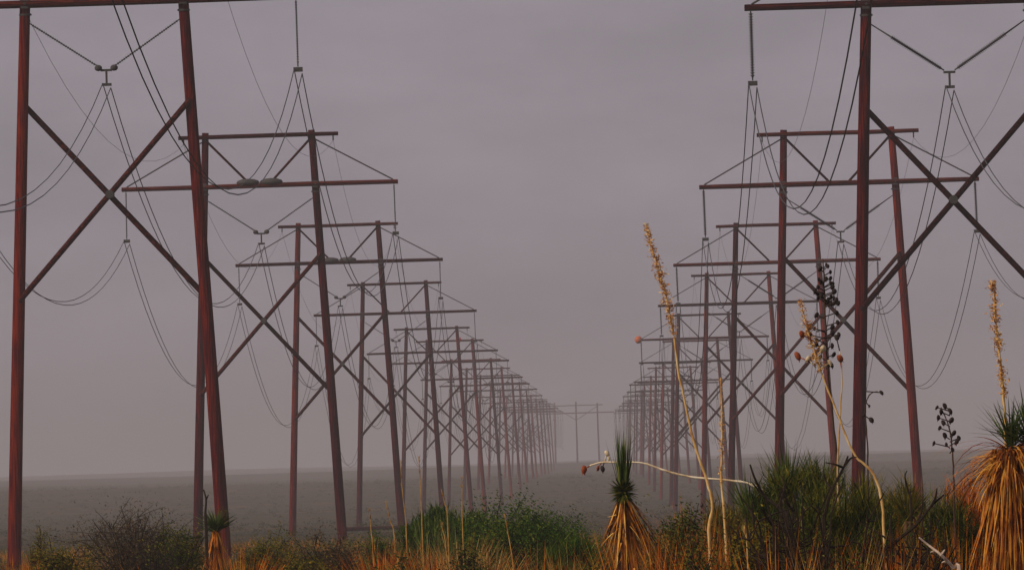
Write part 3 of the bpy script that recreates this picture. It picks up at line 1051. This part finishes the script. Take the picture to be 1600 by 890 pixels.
def dead_bush(label, px, py_top, D, width_px, n):
    b = base_at(px, D)
    H = at(px, py_top, D).z - b.z
    W = width_px * D / F / 2
    mb = MB()
    for i in range(n):
        a = R.uniform(0, 6.283); f = R.uniform(.2, 1)
        p = Vector((0, 0, -.05)); d = Vector((math.cos(a) * f * W * 1.1, math.sin(a) * f * W, H * R.uniform(.6, 1)))
        pts = [p]
        for k in range(1, 8):
            pts.append(d * (k / 7) + Vector((R.gauss(0, .03), R.gauss(0, .03), R.gauss(0, .02))))
        mb.tube(pts, [.020 - .002 * k for k in range(8)], 5)
        for q in range(5):
            k = R.randint(3, 6)
            e = pts[k] + Vector((R.gauss(0, .16), R.gauss(0, .12), R.uniform(.02, .2)))
            m2 = pts[k].lerp(e, .5) + Vector((R.gauss(0, .02), 0, R.gauss(0, .02)))
            mb.tube([pts[k], m2, e], [.009, .007, .004], 4)
    o = mb.build('dead_bush', M['twig'])
    o.location = b
    tag(o, label, 'bush')
dead_bush('black leafless tangled bush in the middle of the right thicket', 1255, 752, 84, 230, 34)
dead_bush('black leafless bush low between the bent straw stalk and the shaggy yucca', 1430, 790, 84, 150, 22)
dead_bush('dark leafless bush low inside the brown creosote at the left', 235, 835, 168, 160, 18)

# fallen pole on the plain
b = at(590, 812, 800)
mb = MB()
pp = []
for k in range(9):
    x_ = b.x - 2.6 + k * 0.62
    y_ = 800 + k * 0.4
    pp.append(Vector((x_, y_, gz(x_, y_) + 0.42)))
o0 = pp[0].copy()
mb.tube([p - o0 for p in pp], [0.17 - .004 * k for k in range(9)], 8)
o = mb.build('fallen_pole', M['brace'])
o.location = o0
tag(o, 'dark fallen pole lying low on the plain between the second and third left towers', 'pole')

# ------------------------------------------------------------------ ground cover nobody could count
def cover():
    rr = random.Random(21)
    mb = MB()
    n = 0
    while n < 9000:
        y = 60 + (rr.random() ** 0.75) * 480
        x = rr.uniform(-1, 1) * (6 + y * 0.085)
        v = noise.noise(Vector((x / 7, y / 16, 3.3)))
        if v < rr.uniform(-.55, .2):
            continue
        n += 1
        z = gz(x, y)
        h = rr.uniform(.2, .65) * (1 + v)
        bw = 0.012 + y * 0.00007
        for k in range(12):
            a = rr.uniform(0, 6.283)
            d = Vector((math.cos(a) * .55, math.sin(a) * .55, 1))
            mb.blade((x + math.cos(a) * .09, y + math.sin(a) * .09, z - .02), d, h * rr.uniform(.6, 1.2), bw, rr.uniform(.1, .8), 2, rr=rr)
    o = mb.build('dry_grass', M['gr_mix'])
    tag(o, 'mixed rusty, olive and green desert grass covering the ground', 'grass', kind='stuff')
    mb = MB()
    n = 0
    while n < 6500:
        y = 200 + rr.random() ** 1.5 * 3000
        x = rr.uniform(-1, 1) * (12 + y * 0.085)
        n += 1
        z = gz(x, y)
        w_ = rr.uniform(.4, 1.1)
        h = w_ * rr.uniform(.6, 1.0)
        cnt = 46 if y < 900 else 20
        sz = 0.10 if y < 900 else 0.24
        for k in range(cnt):
            a = rr.uniform(0, 6.283); e = rr.random()
            f = rr.uniform(.5, 1.0)
            mb.leaf((x + math.cos(a) * w_ * f * math.sqrt(1 - e * e), y + math.sin(a) * w_ * f * math.sqrt(1 - e * e), z + e * h * f), sz, rr=rr, up=.3)
    o = mb.build('desert_scrub', M['far_scrub'])
    tag(o, 'low dark desert scrub scattered over the plain into the haze', 'scrub', kind='stuff')
cover()

# ------------------------------------------------------------------ haze
hm = bpy.data.materials.new('haze')
hm.use_nodes = True
t = hm.node_tree
t.nodes.clear()
o_ = t.nodes.new('ShaderNodeOutputMaterial')
pv = t.nodes.new('ShaderNodeVolumePrincipled')
pv.inputs['Color'].default_value = (*HAZE_COLOR, 1)
pv.inputs['Density'].default_value = HAZE_DENSITY
pv.inputs['Anisotropy'].default_value = 0.0
t.links.new(pv.outputs['Volume'], o_.inputs['Volume'])
mb = MB()
mb.box((0, 3900, 31.5), 7200, 9100, 71)
h = mb.build('haze', hm)
h['kind'] = 'stuff'
